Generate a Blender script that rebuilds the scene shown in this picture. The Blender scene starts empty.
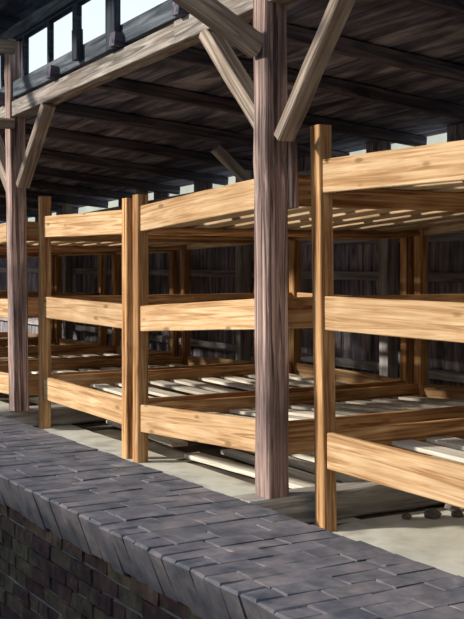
import bpy, math, random
from mathutils import Vector, Matrix
random.seed(7)
C = bpy.context.scene.collection
V = Vector

# ------------------------------------------------------------------ materials
def nm(name, rough=0.8, spec=0.25):
    m = bpy.data.materials.new(name); m.use_nodes = True
    nt = m.node_tree; b = nt.nodes['Principled BSDF']
    b.inputs['Roughness'].default_value = rough
    b.inputs['Specular IOR Level'].default_value = spec
    return m, nt, b

def nd(nt, t, **kw):
    n = nt.nodes.new(t)
    for k, v in kw.items(): setattr(n, k, v)
    return n

def ramp(nt, stops):
    r = nt.nodes.new('ShaderNodeValToRGB'); e = r.color_ramp.elements
    while len(e) < len(stops): e.new(0.5)
    for i, (p, c) in enumerate(stops):
        e[i].position = p; e[i].color = (c[0], c[1], c[2], 1)
    return r

def mixc(nt, fac, a, b, blend='MIX'):
    n = nt.nodes.new('ShaderNodeMix'); n.data_type = 'RGBA'; n.blend_type = blend
    for sock, val in ((n.inputs[0], fac), (n.inputs[6], a), (n.inputs[7], b)):
        if isinstance(val, bpy.types.NodeSocket): nt.links.new(val, sock)
        elif isinstance(val, (int, float)): sock.default_value = val
        else: sock.default_value = (val[0], val[1], val[2], 1)
    return n.outputs[2]

def wood(name, dark, mid, light, knots=0.0, along=1.3, across=26, rough=.75, vary=.25, bump=.25, stain=None, stain_amt=.5, axis='X'):
    """sawn timber: the grain runs along each board's own local X"""
    m, nt, b = nm(name, rough, .2)
    L = nt.links.new
    tc = nd(nt, 'ShaderNodeTexCoord'); oi = nd(nt, 'ShaderNodeObjectInfo')
    off = nd(nt, 'ShaderNodeVectorMath', operation='SCALE'); off.inputs[0].default_value = (37, 19, 53)
    L(oi.outputs['Random'], off.inputs['Scale'])
    add = nd(nt, 'ShaderNodeVectorMath', operation='ADD')
    L(tc.outputs['Object'], add.inputs[0]); L(off.outputs[0], add.inputs[1])
    mp = nd(nt, 'ShaderNodeMapping'); mp.inputs['Scale'].default_value = {'X': (along, across, across), 'Y': (across, along, across), 'Z': (across, across, along)}[axis]
    L(add.outputs[0], mp.inputs[0])
    # knots bend the grain
    kv = nd(nt, 'ShaderNodeMapping'); kv.inputs['Scale'].default_value = (3.2, 9, 9); L(add.outputs[0], kv.inputs[0])
    vo = nd(nt, 'ShaderNodeTexVoronoi'); vo.inputs['Scale'].default_value = 1.0; L(kv.outputs[0], vo.inputs['Vector'])
    n1 = nd(nt, 'ShaderNodeTexNoise'); n1.inputs['Scale'].default_value = 1.0; n1.inputs['Detail'].default_value = 7; n1.inputs['Roughness'].default_value = .6
    n1.inputs['Distortion'].default_value = 1.3
    L(mp.outputs[0], n1.inputs['Vector'])
    r1 = ramp(nt, [(.36, dark), (.5, mid), (.64, light)]); L(n1.outputs['Fac'], r1.inputs[0])
    col = r1.outputs[0]
    if knots:
        kr = ramp(nt, [(.0, (1, 1, 1)), (.10, (.9, .9, .9)), (.16, (0, 0, 0))]); L(vo.outputs['Distance'], kr.inputs[0])
        km = nd(nt, 'ShaderNodeMath', operation='MULTIPLY'); L(kr.outputs[0], km.inputs[0]); km.inputs[1].default_value = knots
        col = mixc(nt, km.outputs[0], col, [c * .32 for c in mid])
    n2 = nd(nt, 'ShaderNodeTexNoise'); n2.inputs['Scale'].default_value = 2.2; n2.inputs['Detail'].default_value = 4
    L(add.outputs[0], n2.inputs['Vector'])
    if stain:
        sr = ramp(nt, [(.42, (0, 0, 0)), (.68, (stain_amt,) * 3)]); L(n2.outputs['Fac'], sr.inputs[0])
        col = mixc(nt, sr.outputs[0], col, stain)
    # each board its own tone
    vr = nd(nt, 'ShaderNodeMapRange'); L(oi.outputs['Random'], vr.inputs[0])
    vr.inputs[3].default_value = 1 - vary; vr.inputs[4].default_value = 1 + vary
    hv = nd(nt, 'ShaderNodeHueSaturation'); L(col, hv.inputs['Color']); L(vr.outputs[0], hv.inputs['Value'])
    L(hv.outputs[0], b.inputs['Base Color'])
    bp = nd(nt, 'ShaderNodeBump'); bp.inputs['Strength'].default_value = bump; bp.inputs['Distance'].default_value = .01
    L(n1.outputs['Fac'], bp.inputs['Height']); L(bp.outputs[0], b.inputs['Normal'])
    return m

def mottled(name, stops, scale=3, rough=.9, bump=.3, spots=None, spot_scale=14, vary=False, spec=.25):
    m, nt, b = nm(name, rough, spec)
    L = nt.links.new
    tc = nd(nt, 'ShaderNodeTexCoord')
    n1 = nd(nt, 'ShaderNodeTexNoise'); n1.inputs['Scale'].default_value = scale; n1.inputs['Detail'].default_value = 8
    n1.inputs['Roughness'].default_value = .65
    L(tc.outputs['Object'], n1.inputs['Vector'])
    r = ramp(nt, stops); L(n1.outputs['Fac'], r.inputs[0]); col = r.outputs[0]
    n2 = nd(nt, 'ShaderNodeTexNoise'); n2.inputs['Scale'].default_value = spot_scale; n2.inputs['Detail'].default_value = 6
    L(tc.outputs['Object'], n2.inputs['Vector'])
    if spots:
        r2 = ramp(nt, [(.55, (0, 0, 0)), (.72, (.8, .8, .8))]); L(n2.outputs['Fac'], r2.inputs[0])
        col = mixc(nt, r2.outputs[0], col, spots)
    if vary:   # every brick of the mesh its own tone, stored per face
        at = nd(nt, 'ShaderNodeAttribute'); at.attribute_name = 'tone'
        hv = nd(nt, 'ShaderNodeHueSaturation'); L(col, hv.inputs['Color'])
        vr = nd(nt, 'ShaderNodeMapRange'); L(at.outputs['Fac'], vr.inputs[0])
        vr.inputs[3].default_value = .72; vr.inputs[4].default_value = 1.3
        L(vr.outputs[0], hv.inputs['Value'])
        hr = nd(nt, 'ShaderNodeMath', operation='MULTIPLY_ADD'); L(at.outputs['Fac'], hr.inputs[0])
        hr.inputs[1].default_value = .12; hr.inputs[2].default_value = .44
        L(hr.outputs[0], hv.inputs['Hue'])
        col = hv.outputs[0]
    L(col, b.inputs['Base Color'])
    bp = nd(nt, 'ShaderNodeBump'); bp.inputs['Strength'].default_value = bump; bp.inputs['Distance'].default_value = .02
    L(n2.outputs['Fac'], bp.inputs['Height']); L(bp.outputs[0], b.inputs['Normal'])
    return m

M = {}
M['pine'] = wood('pine', (.34, .18, .075), (.58, .37, .19), (.72, .52, .32), knots=.85, vary=.14, across=30, along=1.1, stain=(.34, .18, .08), stain_amt=.4)
M['pine_post'] = wood('pine_post', (.20, .085, .03), (.50, .265, .11), (.70, .44, .22), knots=.5, vary=.18, stain=(.2, .09, .035), stain_amt=.5)
M['slat'] = wood('slat', (.50, .45, .37), (.66, .61, .52), (.80, .76, .68), knots=.3, vary=.14, across=30, stain=(.4, .34, .26), stain_amt=.4)
M['deck'] = wood('deck', (.30, .19, .10), (.46, .32, .19), (.62, .47, .31), knots=.4, vary=.15)
M['post'] = wood('post', (.06, .04, .036), (.30, .20, .175), (.62, .46, .40), vary=.1, across=34, along=1.0, bump=.6, stain=(.05, .04, .045), stain_amt=.6)
M['purlin'] = wood('purlin', (.11, .097, .088), (.27, .24, .215), (.47, .43, .39), vary=.1, across=24, along=1.6, bump=.5, stain=(.2, .13, .09), stain_amt=.5)
M['brace'] = wood('brace', (.15, .115, .09), (.32, .255, .2), (.5, .42, .34), vary=.12, across=26, bump=.5, stain=(.12, .09, .08), stain_amt=.4)
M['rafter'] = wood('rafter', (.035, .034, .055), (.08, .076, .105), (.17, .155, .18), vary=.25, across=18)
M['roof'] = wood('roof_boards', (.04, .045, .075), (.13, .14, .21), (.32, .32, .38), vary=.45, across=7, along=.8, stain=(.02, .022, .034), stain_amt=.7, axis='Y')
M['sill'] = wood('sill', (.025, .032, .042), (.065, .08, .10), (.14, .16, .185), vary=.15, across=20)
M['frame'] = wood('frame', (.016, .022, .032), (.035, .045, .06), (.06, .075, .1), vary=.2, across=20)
M['wall'] = wood('wall_boards', (.10, .09, .12), (.32, .295, .34), (.62, .58, .63), vary=.4, across=14, stain=(.05, .05, .07), stain_amt=.5, axis='Z')
M['girt'] = wood('girt', (.2, .19, .19), (.38, .36, .36), (.55, .53, .52), vary=.2)
M['floorboard'] = wood('floor_board', (.5, .47, .4), (.68, .64, .56), (.8, .77, .69), vary=.12, across=22)
M['sleeper'] = wood('sleeper', (.18, .17, .15), (.33, .31, .28), (.48, .46, .42), vary=.1, across=18, bump=.5)
M['coping'] = mottled('coping_brick', [(.25, (.05, .052, .066)), (.5, (.135, .13, .148)), (.75, (.27, .225, .22))], scale=6, spots=(.04, .06, .075), spot_scale=7, vary=True, bump=.5, rough=.7)
M['brick'] = mottled('wall_brick', [(.3, (.03, .022, .02)), (.55, (.10, .065, .05)), (.8, (.22, .15, .10))], scale=9, spots=(.02, .02, .024), vary=True, bump=.6)
M['mortar'] = mottled('mortar', [(.3, (.14, .14, .14)), (.7, (.36, .35, .33))], scale=12)
M['joint'] = mottled('joint', [(.3, (.02, .02, .022)), (.7, (.05, .048, .05))], scale=12)
M['concrete'] = mottled('concrete_floor', [(.3, (.44, .42, .35)), (.5, (.62, .6, .51)), (.75, (.74, .72, .63))], scale=2.2, spots=(.13, .11, .08), spot_scale=2.2, bump=.6)  # dark spots stand in for shadow patches on the floor
M['earth'] = mottled('earth', [(.3, (.035, .028, .02)), (.55, (.1, .08, .06)), (.8, (.26, .23, .18))], scale=2.6, spots=(.3, .27, .21), spot_scale=4)  # soil tone that also paints in the shade under the bunks
M['aisle'] = mottled('aisle_floor', [(.3, (.1, .095, .085)), (.7, (.2, .19, .17))], scale=3)
M['rubble'] = mottled('rubble', [(.3, (.06, .05, .045)), (.7, (.22, .19, .16))], scale=9)
M['plaster'] = mottled('plaster', [(.3, (.14, .13, .12)), (.7, (.24, .23, .21))], scale=3)
M['outside'] = mottled('outside_wall', [(.3, (.24, .26, .23)), (.7, (.36, .38, .34))], scale=1.0)
def glass_mat():
    m, nt, b = nm('pane_glass', .05, .5)
    b.inputs['Base Color'].default_value = (.95, .98, 1, 1)
    b.inputs['Transmission Weight'].default_value = 1
    b.inputs['IOR'].default_value = 1.02
    return m
M['glass'] = glass_mat()
def iron():
    m, nt, b = nm('iron', .5, .5); b.inputs['Base Color'].default_value = (.05, .045, .05, 1); b.inputs['Metallic'].default_value = .6
    return m
M['iron'] = iron()

# ------------------------------------------------------------------ helpers
def link(name, me, mat, parent=None):
    o = bpy.data.objects.new(name, me); C.objects.link(o)
    if mat: me.materials.append(mat)
    if parent: o.parent = parent
    return o

def tag(o, label=None, cat=None, group=None, kind=None):
    if label: o['label'] = label
    if cat: o['category'] = cat
    if group: o['group'] = group
    if kind: o['kind'] = kind
    return o

def empty(name, loc, label, cat, group=None):
    o = bpy.data.objects.new(name, None); C.objects.link(o); o.location = loc
    o.empty_display_size = .1
    return tag(o, label, cat, group)

def timber_mesh(name, L, w, h, ch=.004, jit=.0012, seg=None, bow=0):
    """a sawn length: local X along it from 0 to L, w along local Y, h along local Z, chamfered and slightly uneven"""
    n = seg or max(2, int(L * 5))
    prof = [(-w/2+ch, -h/2), (w/2-ch, -h/2), (w/2, -h/2+ch), (w/2, h/2-ch), (w/2-ch, h/2), (-w/2+ch, h/2), (-w/2, h/2-ch), (-w/2, -h/2+ch)]
    vs, fs = [], []
    for i in range(n + 1):
        u = i / n; x = u * L
        b = bow * math.sin(math.pi * u)
        dy, dz = random.uniform(-jit, jit), random.uniform(-jit, jit)
        for (y, z) in prof:
            vs.append((x, y + dy + random.uniform(-jit, jit) * .5, z + b + dz + random.uniform(-jit, jit) * .5))
    for i in range(n):
        for k in range(8):
            a, b2 = i*8 + k, i*8 + (k+1) % 8
            fs.append((a, a + 8, b2 + 8, b2)[::-1])
    fs.append(tuple(range(8))[::-1]); fs.append(tuple(n*8 + k for k in range(8)))
    me = bpy.data.meshes.new(name); me.from_pydata(vs, [], fs); me.update(); me.shade_flat()
    return me

def frame_of(p0, p1, up):
    x = (V(p1) - V(p0)).normalized()
    z = V(up); z = (z - x * z.dot(x)).normalized()
    y = z.cross(x)
    m = Matrix((x, y, z)).transposed().to_4x4()
    return m

def timber(name, p0, p1, w, h, mat, parent=None, up=(0, 0, 1), ch=.004, jit=.0012, bow=0, seg=None):
    """board or beam from p0 to p1 (centre line); h is its size along `up`, w across"""
    p0, p1 = V(p0), V(p1)
    o = link(name, timber_mesh(name, (p1 - p0).length, w, h, ch, jit, seg, bow), M[mat], parent)
    m = frame_of(p0, p1, up); m.translation = p0 - (parent.location if parent else V((0, 0, 0)))
    o.matrix_local = m
    return o

class MB:
    def __init__(s): s.v, s.f, s.t = [], [], []
    def box(s, x0, x1, y0, y1, z0, z1, jit=0.0, ch=0.0, tone=.5):
        b = len(s.v); j = lambda: random.uniform(-jit, jit)
        if ch <= 0:
            for z in (z0, z1):
                for (x, y) in ((x0, y0), (x1, y0), (x1, y1), (x0, y1)):
                    s.v.append((x + j(), y + j(), z + j()))
            F = [(3, 2, 1, 0), (4, 5, 6, 7), (0, 1, 5, 4), (1, 2, 6, 5), (2, 3, 7, 6), (3, 0, 4, 7)]
        else:
            rings = [(0, z0), (0, z1 - ch), (ch, z1)]
            for (c, z) in rings:
                for (x, y) in ((x0+c, y0+c), (x1-c, y0+c), (x1-c, y1-c), (x0+c, y1-c)):
                    s.v.append((x + j(), y + j(), z + j()))
            F = [(3, 2, 1, 0), (8, 9, 10, 11)]
            for r in (0, 4):
                for k in range(4):
                    F.append((r+k, r+(k+1) % 4, r+4+(k+1) % 4, r+4+k))
        s.f += [tuple(b + q for q in f) for f in F]; s.t += [tone] * len(F)
    def build(s, name, mat, parent=None):
        me = bpy.data.meshes.new(name); me.from_pydata(s.v, [], s.f); me.update(); me.shade_flat()
        a = me.attributes.new('tone', 'FLOAT', 'FACE')
        a.data.foreach_set('value', s.t)
        return link(name, me, M[mat], parent)

# ------------------------------------------------------------------ ground and walls
FLOOR = .16          # floor on the bunk side
def grid_floor(name, x0, x1, y0, y1, z, mat, step, amp, drop=.4):
    nx, ny = int((x1-x0)/step), int((y1-y0)/step)
    vs, fs = [], []
    for i in range(nx + 1):
        for j in range(ny + 1):
            x, y = x0 + (x1-x0)*i/nx, y0 + (y1-y0)*j/ny
            h = amp * (math.sin(x*3.1 + y*1.7) * .5 + math.sin(x*7.3 - y*4.1 + 1) * .3 + random.uniform(-.2, .2))
            vs.append((x, y, z + min(h, 0)))
    for i in range(nx):
        for j in range(ny):
            a = i*(ny+1) + j; fs.append((a, a + ny + 1, a + ny + 2, a + 1))
    n = len(vs)
    vs += [(x0, y0, z-drop), (x1, y0, z-drop), (x1, y1, z-drop), (x0, y1, z-drop)]
    fs.append((n+3, n+2, n+1, n))
    me = bpy.data.meshes.new(name); me.from_pydata(vs, [], fs); me.update()
    for p in me.polygons: p.use_smooth = True
    return link(name, me, M[mat])
tag(grid_floor('floor', 3.5, 6.6, 4.6, 24.0, FLOOR - .01, 'earth', .15, .03), 'dark earth under the bunks, deep shade painted into its colour', kind='structure')  # deep shade under the bunks painted as dark soil
tag(grid_floor('floor_sunlit_strip', 2.25, 3.5, 4.6, 24.0, FLOOR, 'concrete', .12, .015), 'pale concrete strip behind the brick ledge, sunlit band put into its colour', kind='structure')  # pale band painted only as far in as the sun reaches
tag(grid_floor('floor_near', 2.25, 6.6, -2.0, 4.6, FLOOR, 'concrete', .12, .03), 'pale uneven concrete floor under the nearest bunk', kind='structure')
tag(grid_floor('floor_aisle', -2.6, 2.25, -2.0, 24.0, -.45, 'aisle', .6, .0), 'earth floor on the near side of the brick ledge', kind='structure')

WX = 6.3
# outer wall behind the bunks: upright boards, a sill and girts, open under the eaves
SL0 = -.036
wb = MB(); y = -1.0
while y < 23.5:
    w = random.uniform(.15, .21)
    dx = random.uniform(0, .018)
    wb.box(WX + dx, WX + dx + .025, y + .004, y + w - .004, FLOOR, 2.57 + SL0 * (y - 5), jit=.002)
    y += w
wall = tag(wb.build('wall_back', 'wall'), 'dark upright board wall behind the bunks', kind='structure')
for z, h in ((.55, .08), (.95, .08), (1.38, .08), (1.72, .08), (2.515, .12)):
    f = SL0 if z > 2 else 0
    timber('wall_rail', (WX - .035, -1.0, z + f * -6), (WX - .035, 23.5, z + f * 18.5), .06, h, 'girt', wall, seg=30)
y = 3.5
while y < 22:                 # short boards closing parts of the gap under the eaves
    w = random.uniform(.3, .5)
    if random.random() < .7:
        b = MB(); b.box(WX + .03, WX + .05, y, y + w, 2.5 + SL0 * (y - 5), 2.76 + SL0 * (y - 5)); b.build('eaves_board', 'wall', wall)
    y += 1.1
wbk = MB(); wbk.box(-2.62, -2.5, -2.0, 24.0, -.45, 2.52)  # unseen wall added to keep the sun off the ledge front
tag(wbk.build('wall_sun_block', 'plaster'), 'plain low unseen wall added to shade the brick ledge', kind='structure')

for nm2, y0, y1 in (('wall_near_end', -2.2, -2.05), ('wall_far_end', 24.0, 24.15)):  # unseen end walls, added to keep sky light off the end faces
    e = MB(); e.box(-2.62, 6.6, y0, y1, -.45, 3.7)
    tag(e.build(nm2, 'plaster'), 'plain unseen end wall added to block sky light', kind='structure')
e = MB(); e.box(13.0, 13.4, -20, 60, -.4, 5.5)  # added backdrop, dims the bright sky in the eaves gap
tag(e.build('wall_backdrop', 'outside'), 'pale backdrop wall added to dull the sky under the eaves', kind='structure')

# ------------------------------------------------------------------ roof
SL = -.036                       # the whole roof frame falls slightly along the building
def zt(y, z5): return z5 + SL * (y - 5.0)       # z5 = height at Y = 5
PX = 3.05                        # line of the roof posts
PITCH = .09
def zroof(x, y): return zt(y, 3.03) - PITCH * (x - PX)
# boards of the low roof
n_ = 24
rb = MB()
x = PX + .03
while x < 6.4:
    w = random.uniform(.17, .23)
    b = len(rb.v)
    d = random.uniform(0, .012)
    for (yy) in (-1.0, 23.5):
        for (xx, zz) in ((x + .003, 0), (x + w - .003, 0), (x + w - .003, .025), (x + .003, .025)):
            rb.v.append((xx, yy, zroof(xx, yy) + zz + d))
    F = [(0, 1, 5, 4), (1, 2, 6, 5), (2, 3, 7, 6), (3, 0, 4, 7), (3, 2, 1, 0), (4, 5, 6, 7)]
    rb.f += [tuple(b + q for q in f) for f in F]; rb.t += [.5] * 6
    x += w
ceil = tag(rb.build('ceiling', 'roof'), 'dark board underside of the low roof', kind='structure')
rc = MB()
for yy in (-1.0, 23.5):
    for (xx, zz) in ((PX + .06, .05), (6.5, .05), (6.5, .07), (PX + .06, .07)):
        rc.v.append((xx, yy, zroof(xx, yy) + zz))
rc.f += [(0, 1, 5, 4), (1, 2, 6, 5), (2, 3, 7, 6), (3, 0, 4, 7), (3, 2, 1, 0), (4, 5, 6, 7)]; rc.t += [.5] * 6
rc.build('roof_felt', 'rafter', ceil)

RY = [3.4, 4.5, 5.6, 6.48, 7.6, 8.75, 9.9, 11.1, 12.3, 13.4, 14.5, 15.6, 16.7, 17.8]
for ry in RY:
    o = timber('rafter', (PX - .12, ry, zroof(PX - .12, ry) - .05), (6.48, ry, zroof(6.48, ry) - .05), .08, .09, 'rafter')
    tag(o, 'dark sloping rafter under the low roof, running to the back wall', 'rafter', 'rafters under the low roof')
# purlin on the posts, in two lengths with a stepped joint
J = 5.72
pa = timber('purlin', (PX, 23, zt(23, 2.872)), (PX, J, zt(J, 2.872)), .13, .12, 'purlin', seg=40)
tag(pa, 'long weathered grey purlin resting on the leftmost post', 'beam', None)
pb = timber('purlin', (PX, J, zt(J, 2.876)), (PX, -1, zt(-1, 2.876)), .13, .135, 'purlin', seg=20)
tag(pb, 'short grey purlin length joined on above the big middle post', 'beam', None)

# clerestory strip above the purlin
sb = timber('sill_board', (PX - .035, 22, zt(22, 3.03)), (PX - .035, -1, zt(-1, 3.03)), .04, .13, 'sill', seg=40)
tag(sb, 'blue grey weathered board under the clerestory panes', 'board')
MUL = [8.41 + .545 * k for k in range(16, 0, -1)] + [8.41, 7.87, 7.35, 6.74, 5.72, 5.18, 4.6, 3.6, 3.05, 2.5, 1.5, .9]
THICK = (6.74, 5.72, 4.6, 3.6)
win_n = 0
for k in range(len(MUL) - 1):
    y1, y0 = MUL[k], MUL[k+1]
    win_n += 1
    ym = (y0 + y1) / 2
    fr = MB()
    zb0, zb1 = zt(y0, 3.145), zt(y1, 3.145)
    def slopebox(mb, xa, xb, ya, yb, za, zb):    # za, zb: heights at Y = 5
        b = len(mb.v)
        for yy in (ya, yb):
            for (xx, zz) in ((xa, za), (xb, za), (xb, zb), (xa, zb)):
                mb.v.append((xx, yy, zt(yy, zz)))
        mb.f += [tuple(b + q for q in f) for f in [(0, 1, 5, 4), (1, 2, 6, 5), (2, 3, 7, 6), (3, 0, 4, 7), (3, 2, 1, 0), (4, 5, 6, 7)]]
        mb.t += [.5] * 6
    ZB, ZT = 3.105, 3.43
    wa, wb_ = (.07 if y0 in THICK else .018), (.07 if y1 in THICK else .018)
    if y0 == 7.35: wa = .04
    if y1 == 7.35: wb_ = .04
    slopebox(fr, PX - .02, PX + .02, y0, y1, ZB - .02, ZB)
    slopebox(fr, PX - .02, PX + .02, y0, y1, ZT, ZT + .03)
    slopebox(fr, PX - .02, PX + .02, y0, y0 + wa, ZB, ZT)
    slopebox(fr, PX - .02, PX + .02, y1 - wb_, y1, ZB, ZT)
    f = tag(fr.build('window_%d' % win_n, 'frame'), kind='structure')
    gl = MB(); slopebox(gl, PX - .002, PX + .002, y0 + wa, y1 - wb_, ZB, ZT)
    gl.build('pane', 'glass', f)
pl = timber('eaves_plate', (PX + .01, 22, zt(22, 3.50)), (PX + .01, -1, zt(-1, 3.50)), .12, .1, 'sill', seg=30)
tag(pl, 'dark blue plate running along the top of the window strip', 'beam')
for yy, zz0, zz1 in ((7.14, 2.99, 3.2), (6.54, 2.94, 3.3)):
    o = timber('bracket', (PX - .085, yy, zt(yy, zz0)), (PX - .085, yy, zt(yy, zz1)), .05, .09 if yy > 7 else .13, 'frame', up=(0, 1, 0))
    tag(o, 'short dark upright bracket fixed to the sill board, %s' % ('the thinner one' if yy > 7 else 'the thicker one nearer the big post'), 'bracket', 'brackets on the sill board')

# upper (lantern) roof over the aisle
def zup(x, y): return zt(y, 3.56) + .125 * (PX - x)
ub = MB(); x = 1.75
while x < 3.05:
    w = random.uniform(.17, .23); b = len(ub.v)
    for yy in (-1.0, 23.5):
        for (xx, zz) in ((x + .003, 0), (x + w - .003, 0), (x + w - .003, .025), (x + .003, .025)):
            ub.v.append((xx, yy, zup(xx, yy) + .1 + zz))
    ub.f += [tuple(b + q for q in f) for f in [(0, 1, 5, 4), (1, 2, 6, 5), (2, 3, 7, 6), (3, 0, 4, 7), (3, 2, 1, 0), (4, 5, 6, 7)]]; ub.t += [.5] * 6
    x += w
up = tag(ub.build('ceiling_lantern', 'roof'), 'board underside of the raised roof over the aisle', kind='structure')
for ry in RY:
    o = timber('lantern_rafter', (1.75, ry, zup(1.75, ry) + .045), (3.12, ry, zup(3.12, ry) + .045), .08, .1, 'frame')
    tag(o, 'dark blue rafter under the raised roof above the windows', 'rafter', 'rafters under the raised roof')

# ------------------------------------------------------------------ roof posts with braces and sleepers
def roof_post(name, y, lean, ztop, label, sy=.13, sx=.13):
    xb = 2.97 + sx/2
    o = timber(name, (xb, y, .312), (xb, y + lean, ztop), sx, sy, 'post', up=(0, 1, 0), ch=.008, jit=.003, seg=22)
    return tag(o, label, 'post', 'roof posts')
big = roof_post('timber_post', 4.735, .03, 3.455, 'big dark squared roof post in the middle, in front of the bunks')
sbt = timber('side_batten', (3.128, 4.715, 1.78), (3.128, 4.735, 2.22), .052, .10, 'post', None, up=(0, 1, 0))
sbt.parent = big; sbt.matrix_parent_inverse = big.matrix_basis.inverted()
far = roof_post('timber_post', 8.52, .12, 3.315, 'leftmost dark squared roof post, holding up the grey purlin')
roof_post('timber_post', 12.67, .05, 3.17, 'dark roof post farther down the row beyond the leftmost one')

def brace(p0, p1, w, h, label, up=(1, 0, 0), mat='brace'):
    o = timber('timber_brace', p0, p1, w, h, mat, up=up, ch=.006, jit=.002)
    return tag(o, label, 'brace', 'braces of the roof posts')
bx = 3.035
brace((bx, 4.80, 2.21), (bx, 5.40, 2.80), .09, .10, 'grey diagonal brace from the big middle post up left to the purlin')
brace((bx, 4.63, 2.13), (bx, 3.98, 2.90), .062, .10, 'tan diagonal brace rising right from the big middle post', mat='brace')
brace((2.965, 4.765, 2.60), (1.8, 4.765, 3.22), .09, .11, 'thick square strut reaching from the big post over the aisle', up=(0, 0, 1))
brace((bx, 8.44, 2.12), (bx, 7.87, 2.70), .065, .1, 'pale diagonal brace rising right from the leftmost post')
brace((bx, 8.60, 2.05), (bx, 9.25, 2.65), .1, .1, 'small pale brace at the left edge behind the leftmost post')
brace((2.985, 8.52, 2.62), (2.3, 8.52, 2.62), .07, .08, 'short pale tie across the top of the leftmost post', up=(0, 0, 1))
brace((2.985, 8.50, 3.23), (1.4, 8.50, 3.23), .07, .10, 'pale upper tie beside the window strip at the leftmost post', up=(0, 0, 1))

def sleeper(y, z, label):
    o = timber('sleeper', (2.86, y, z - .075), (4.3, y, z - .075), .19, .15, 'sleeper', ch=.012, jit=.004)
    return tag(o, label, 'beam', 'sleepers under the roof posts')
sleeper(4.755, .312, 'grey sleeper beam on the floor under the big middle post')
sleeper(8.64, .312, 'grey sleeper beam on the floor under the leftmost post')
sleeper(12.68, .312, 'grey sleeper beam under the post farther down the row')

# wall posts and struts at the back
for k, y in enumerate((5.2, 7.7, 10.2, 12.7, 15.2)):
    o = timber('wall_post', (6.16, y, FLOOR), (6.16, y, 2.5), .12, .12, 'girt', up=(0, 1, 0))
    tag(o, 'grey upright post against the dark board wall', 'post', 'posts along the back wall')
o = timber('timber_strut', (6.1, 9.3, 1.95), (5.3, 9.3, 2.62), .09, .09, 'girt')
tag(o, 'short dark strut slanting up from the back wall to the roof', 'brace')

# ------------------------------------------------------------------ the bunks
FX = 3.2            # face of the front posts
DEP = 2.53
PW = .082
RW = .035
def bunk(yr, yl, tiers_r, tiers_l, top_r, top_l, label, fx=FX, lean_r=0, lean_l=0, nsl=9, rh=.17, detail=True):
    """yr < yl: outer faces of the right and left posts; tiers: rail tops (top, middle, bottom) at each end"""
    ym = (yr + yl) / 2
    root = empty('bunk_bed', (fx + DEP/2, ym, FLOOR), label, 'bunk bed', 'three tier bunks along the wall')
    bxx = fx + DEP
    def zz(tier, y):
        u = (y - yr) / (yl - yr); return tiers_r[tier] * (1-u) + tiers_l[tier] * u
    for (xc, yc, zt_, ln) in ((fx + PW/2, yr + PW/2, top_r, lean_r), (fx + PW/2, yl - PW/2, top_l, lean_l),
                              (bxx - PW/2, yr + PW/2, top_r - .02, 0), (bxx - PW/2, yl - PW/2, top_l - .03, 0)):
        timber('post', (xc, yc, FLOOR - .012), (xc, yc + ln, zt_), PW, PW, 'pine_post', root, up=(0, 1, 0), ch=.005)
    ya, yb = yr + PW - .002, yl - PW + .002
    for t in range(3):
        h = rh + (.012 if t == 2 else 0)
        la = lean_r * .5 if t == 1 else (lean_r * .95 if t == 0 else 0)
        lb = lean_l * .5 if t == 1 else (lean_l * .95 if t == 0 else 0)
        timber('front_rail', (fx + .018 + RW/2, yb + lb, zz(t, yb) - h/2), (fx + .018 + RW/2, ya + la, zz(t, ya) - h/2), RW, h, 'pine', root, up=(0, 0, 1))
        timber('back_rail', (bxx - .018 - RW/2, yb, zz(t, yb) - h/2), (bxx - .018 - RW/2, ya, zz(t, ya) - h/2), RW, h, 'pine', root)
        for (y, nm_) in ((yr + PW - .045, 'end_rail'), (yl - PW + .045, 'end_rail')):
            z = zz(t, y) - h/2
            timber(nm_, (fx + PW - .002, y, z), (bxx - PW + .002, y, z), RW, h, 'pine_post', root)
        # ledgers that carry the slats
        hl = .05 if t else .026
        for y in (yr + PW - .045 + RW/2 + .02, yl - PW + .045 - RW/2 - .02):
            z = zz(t, y) - (.143 if t == 0 else .105)
            timber('ledger', (fx + PW + .01, y, z - hl/2), (bxx - PW - .01, y, z - hl/2), .04, hl, 'pine_post', root)
        # slats laid lengthwise across the ledgers, loosely spaced
        span = (bxx - fx) - 2*PW - .08
        step = span / nsl
        y0, y1 = yr + PW - .045 + RW/2 + .002, yl - PW + .045 - RW/2 - .002
        if t == 0:
            # long slats with open gaps, and cross battens nailed over them
            x = fx + PW + .06
            while x < bxx - PW - .2:
                w = random.uniform(.155, .185)
                timber('slat', (x + w/2, y1, zz(t, y1) - .125), (x + w/2 + random.uniform(-.01, .01), y0, zz(t, y0) - .125), w, .034, 'deck', root, ch=.003, seg=4)
                x += w + random.uniform(.09, .11)
            nb = max(2, round((y1 - y0) / .40))
            for q in range(nb):
                yq = y0 + .08 + (y1 - y0 - .16) * q / (nb - 1)
                timber('batten', (fx + PW + .01, yq, zz(t, yq) - .096), (bxx - PW - .01, yq, zz(t, yq) - .096), .10, .022, 'pine_post', root)
            continue
        for k in range(nsl):
            xc = fx + PW + .04 + step * (k + .5) + random.uniform(-.02, .02)
            sk = random.uniform(-.02, .02)
            th = .022
            w = random.uniform(.10, .14) * (step / .235)
            timber('slat', (xc - sk, y1, zz(t, y1) - .105 + th/2 + .001), (xc + sk, y0, zz(t, y0) - .105 + th/2 + .001), w, th, 'slat', root, ch=.003, seg=5, bow=random.uniform(-.006, .002))
    return root

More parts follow.
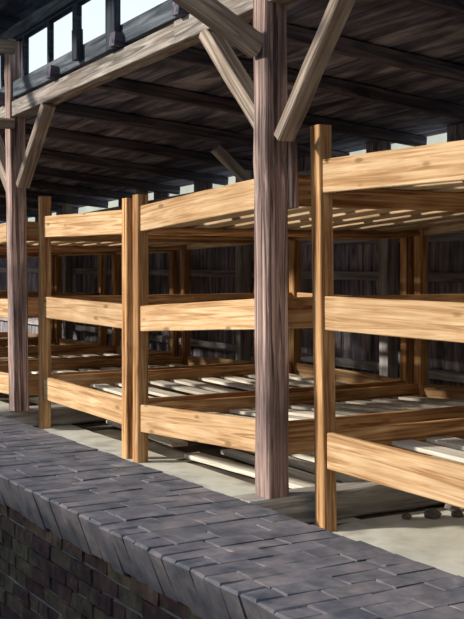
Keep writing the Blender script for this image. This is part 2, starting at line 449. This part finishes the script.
bunk(2.72, 4.592, (2.02, 1.33, .632), (2.025, 1.332, .648), 2.19, 2.20, 'nearest pine bunk at the right, its end cut off by the picture', lean_l=.05)
bunk(4.96, 6.745, (1.985, 1.316, .642), (1.878, 1.208, .545), 2.12, 1.96, 'pine bunk standing behind the big dark roof post')
bunk(6.835, 8.53, (1.868, 1.214, .562), (1.880, 1.228, .578), 1.945, 2.042, 'pine bunk seen whole between leftmost post and big middle post')
bunk(9.08, 10.67, (1.862, 1.195, .535), (1.81, 1.14, .485), 1.98, 1.90, 'pine bunk behind the leftmost roof post at the picture edge')
bunk(10.86, 12.5, (1.79, 1.13, .50), (1.77, 1.10, .48), 1.9, 1.9, 'farther pine bunk seen through the one behind the leftmost post')
bunk(12.84, 14.42, (1.78, 1.12, .48), (1.76, 1.09, .46), 1.9, 1.9, 'pine bunk second beyond the one behind the leftmost post')
bunk(14.5, 16.2, (1.76, 1.10, .47), (1.74, 1.08, .45), 1.88, 1.88, 'pine bunk far down the row, third beyond the leftmost post')

# loose pale boards lying on the floor under the bunks
def loose(y0, y1, xs, label, grp):
    for x_ in xs:
        a = random.uniform(-.05, .05)
        o = timber('floor_board', (x_ + a, y1 - random.uniform(0, .15), FLOOR + .03), (x_ - a, y0 + random.uniform(0, .1), FLOOR + .03), random.uniform(.09, .15), .03, 'floorboard', seg=8)
        tag(o, label, 'board', grp)
loose(4.95, 6.7, (3.62, 3.82, 4.02, 4.24, 4.46, 4.7, 4.95), 'pale loose board lying on the floor under the bunk behind the big post', 'boards under the bunk behind the big post')
loose(6.95, 8.35, (3.75, 4.05, 4.35, 4.65), 'pale loose board lying on the floor under the bunk seen whole', 'boards under the bunk seen whole')
loose(8.75, 10.2, (3.7, 4.0, 4.3), 'pale loose board lying under the bunk behind the leftmost post', 'boards under the bunk behind the leftmost post')

# broken stones by the sleeper
def stone(x, y, r):
    import bmesh
    bm = bmesh.new(); bmesh.ops.create_icosphere(bm, subdivisions=2, radius=r)
    for v in bm.verts:
        v.co *= random.uniform(.78, 1.1); v.co.z *= .6
    me = bpy.data.meshes.new('stone'); bm.to_mesh(me); bm.free()
    o = link('stone', me, M['rubble']); o.location = (x, y, FLOOR + r*.42); o.rotation_euler[2] = random.uniform(0, 6)
    tag(o, 'small broken stone on the floor beside the sleeper under the nearest bunk', 'stone', 'stones beside the sleeper')
for (x, y, r) in ((3.85, 4.45, .05), (3.98, 4.40, .035), (4.15, 4.47, .055), (4.3, 4.42, .04), (4.4, 4.52, .06), (4.05, 4.52, .045), (4.5, 4.4, .035), (3.72, 4.50, .03)):
    stone(x, y, r)

# ------------------------------------------------------------------ the low brick ledge (a heating flue)
def ztop(y): return .405 - .004 * (y - 4)
root = empty('brick_ledge', (2.25, 9.0, -.45), 'long low dark brick ledge running past the front of the bunks', 'wall')
F0, F1 = 1.867, 2.63
def place(o): o.location = (-root.location.x, -root.location.y, -root.location.z); return o
def slope_mb(mb, fn):
    mb.v = [(x, y, z + fn(y)) for (x, y, z) in mb.v]
cop = MB()
y = .6
while y < 19.8:
    w = random.uniform(.105, .122)
    tone = random.random()
    cuts = [F0 + random.choice((.125, .25, .25, .31))]
    while F1 - cuts[-1] > .3:
        cuts.append(cuts[-1] + random.choice((.235, .25, .26, .2)))
    if F1 - cuts[-1] < .09: cuts.pop()
    edges = [F0] + cuts + [F1]
    e = random.uniform(-.006, .005)
    for q in range(len(edges) - 1):
        d = random.uniform(-.003, .002)
        first = q == 0; n0 = len(cop.v)
        dy = random.uniform(-.002, .002)
        cop.box(edges[q] + (e if first else .002), edges[q+1] - (.0 if q == len(edges) - 2 else .002), y + dy, y + w + dy,
                (-.19 + random.uniform(-.012, .006)) if first else -.07, d, jit=.0035, ch=.009 if first else .003, tone=.25 + .5 * random.random())
        if first:          # the edge course leans in towards its foot, undercut to darken its face
            for k in (n0, n0 + 3): cop.v[k] = (cop.v[k][0] + .07, cop.v[k][1], cop.v[k][2])
    y += w + random.uniform(.001, .003)
slope_mb(cop, ztop)
place(cop.build('coping', 'coping', root))
jb = MB(); jb.box(F0 + .09, F1 - .012, .6, 19.8, -.14, -.012); 
# lengths, so that it follows the fall of the ledge
slope_mb(jb, ztop); place(jb.build('coping_joint', 'joint', root))
br = MB(); z = -.195; course = 0
while z > -.88:
    y = .6 - (course % 2) * .125
    while y < 19.8:
        L = random.uniform(.235, .25) if course % 3 != 2 else random.uniform(.113, .12)
        e = random.uniform(-.007, .007)
        br.box(F0 + .09 + e, F1 - .04, y, y + L, z - .066, z, jit=.004, tone=random.random())
        y += L + .012
    z -= .078; course += 1
slope_mb(br, ztop); place(br.build('brick_face', 'brick', root))
mo = MB(); mo.box(F0 + .102, F1 - .05, .6, 19.8, -.87, -.15); slope_mb(mo, ztop); place(mo.build('mortar', 'mortar', root))

# ------------------------------------------------------------------ light
w = bpy.data.worlds.new('World'); bpy.context.scene.world = w; w.use_nodes = True
nt = w.node_tree; bg = nt.nodes['Background']
tc = nd(nt, 'ShaderNodeTexCoord'); sx = nd(nt, 'ShaderNodeSeparateXYZ'); nt.links.new(tc.outputs['Generated'], sx.inputs[0])
rr = ramp(nt, [(.0, (.30, .31, .29)), (.495, (.55, .57, .56)), (.53, (.93, .97, 1.0)), (1.0, (.5, .72, 1.0))])
mr = nd(nt, 'ShaderNodeMapRange'); mr.inputs[1].default_value = -1; mr.inputs[2].default_value = 1
nt.links.new(sx.outputs['Z'], mr.inputs[0]); nt.links.new(mr.outputs[0], rr.inputs[0]); nt.links.new(rr.outputs[0], bg.inputs['Color'])
bg.inputs['Strength'].default_value = 1.12
s = bpy.data.lights.new('sun', 'SUN'); s.energy = 5.0; s.angle = math.radians(4); s.color = (1, .92, .8)
so = bpy.data.objects.new('sun', s); C.objects.link(so)
so.rotation_euler = V((.85, -.36, -.42)).to_track_quat('-Z', 'Y').to_euler()

# ------------------------------------------------------------------ camera
cam = bpy.data.cameras.new('camera'); co = bpy.data.objects.new('camera', cam); C.objects.link(co)
cam.sensor_fit = 'HORIZONTAL'; cam.sensor_width = 36; cam.lens = 36 * 1100 / 464
cam.shift_y = -46.5 / 464
co.location = (0, 0, 1.5)
co.rotation_euler = (math.pi/2, 0, -math.asin(.5084))
sc = bpy.context.scene; sc.camera = co
sc.view_settings.view_transform = 'Standard'; sc.view_settings.look = 'None'
sc.view_settings.gamma = 1; sc.view_settings.use_curve_mapping = False
sc.view_settings.exposure = 0.0
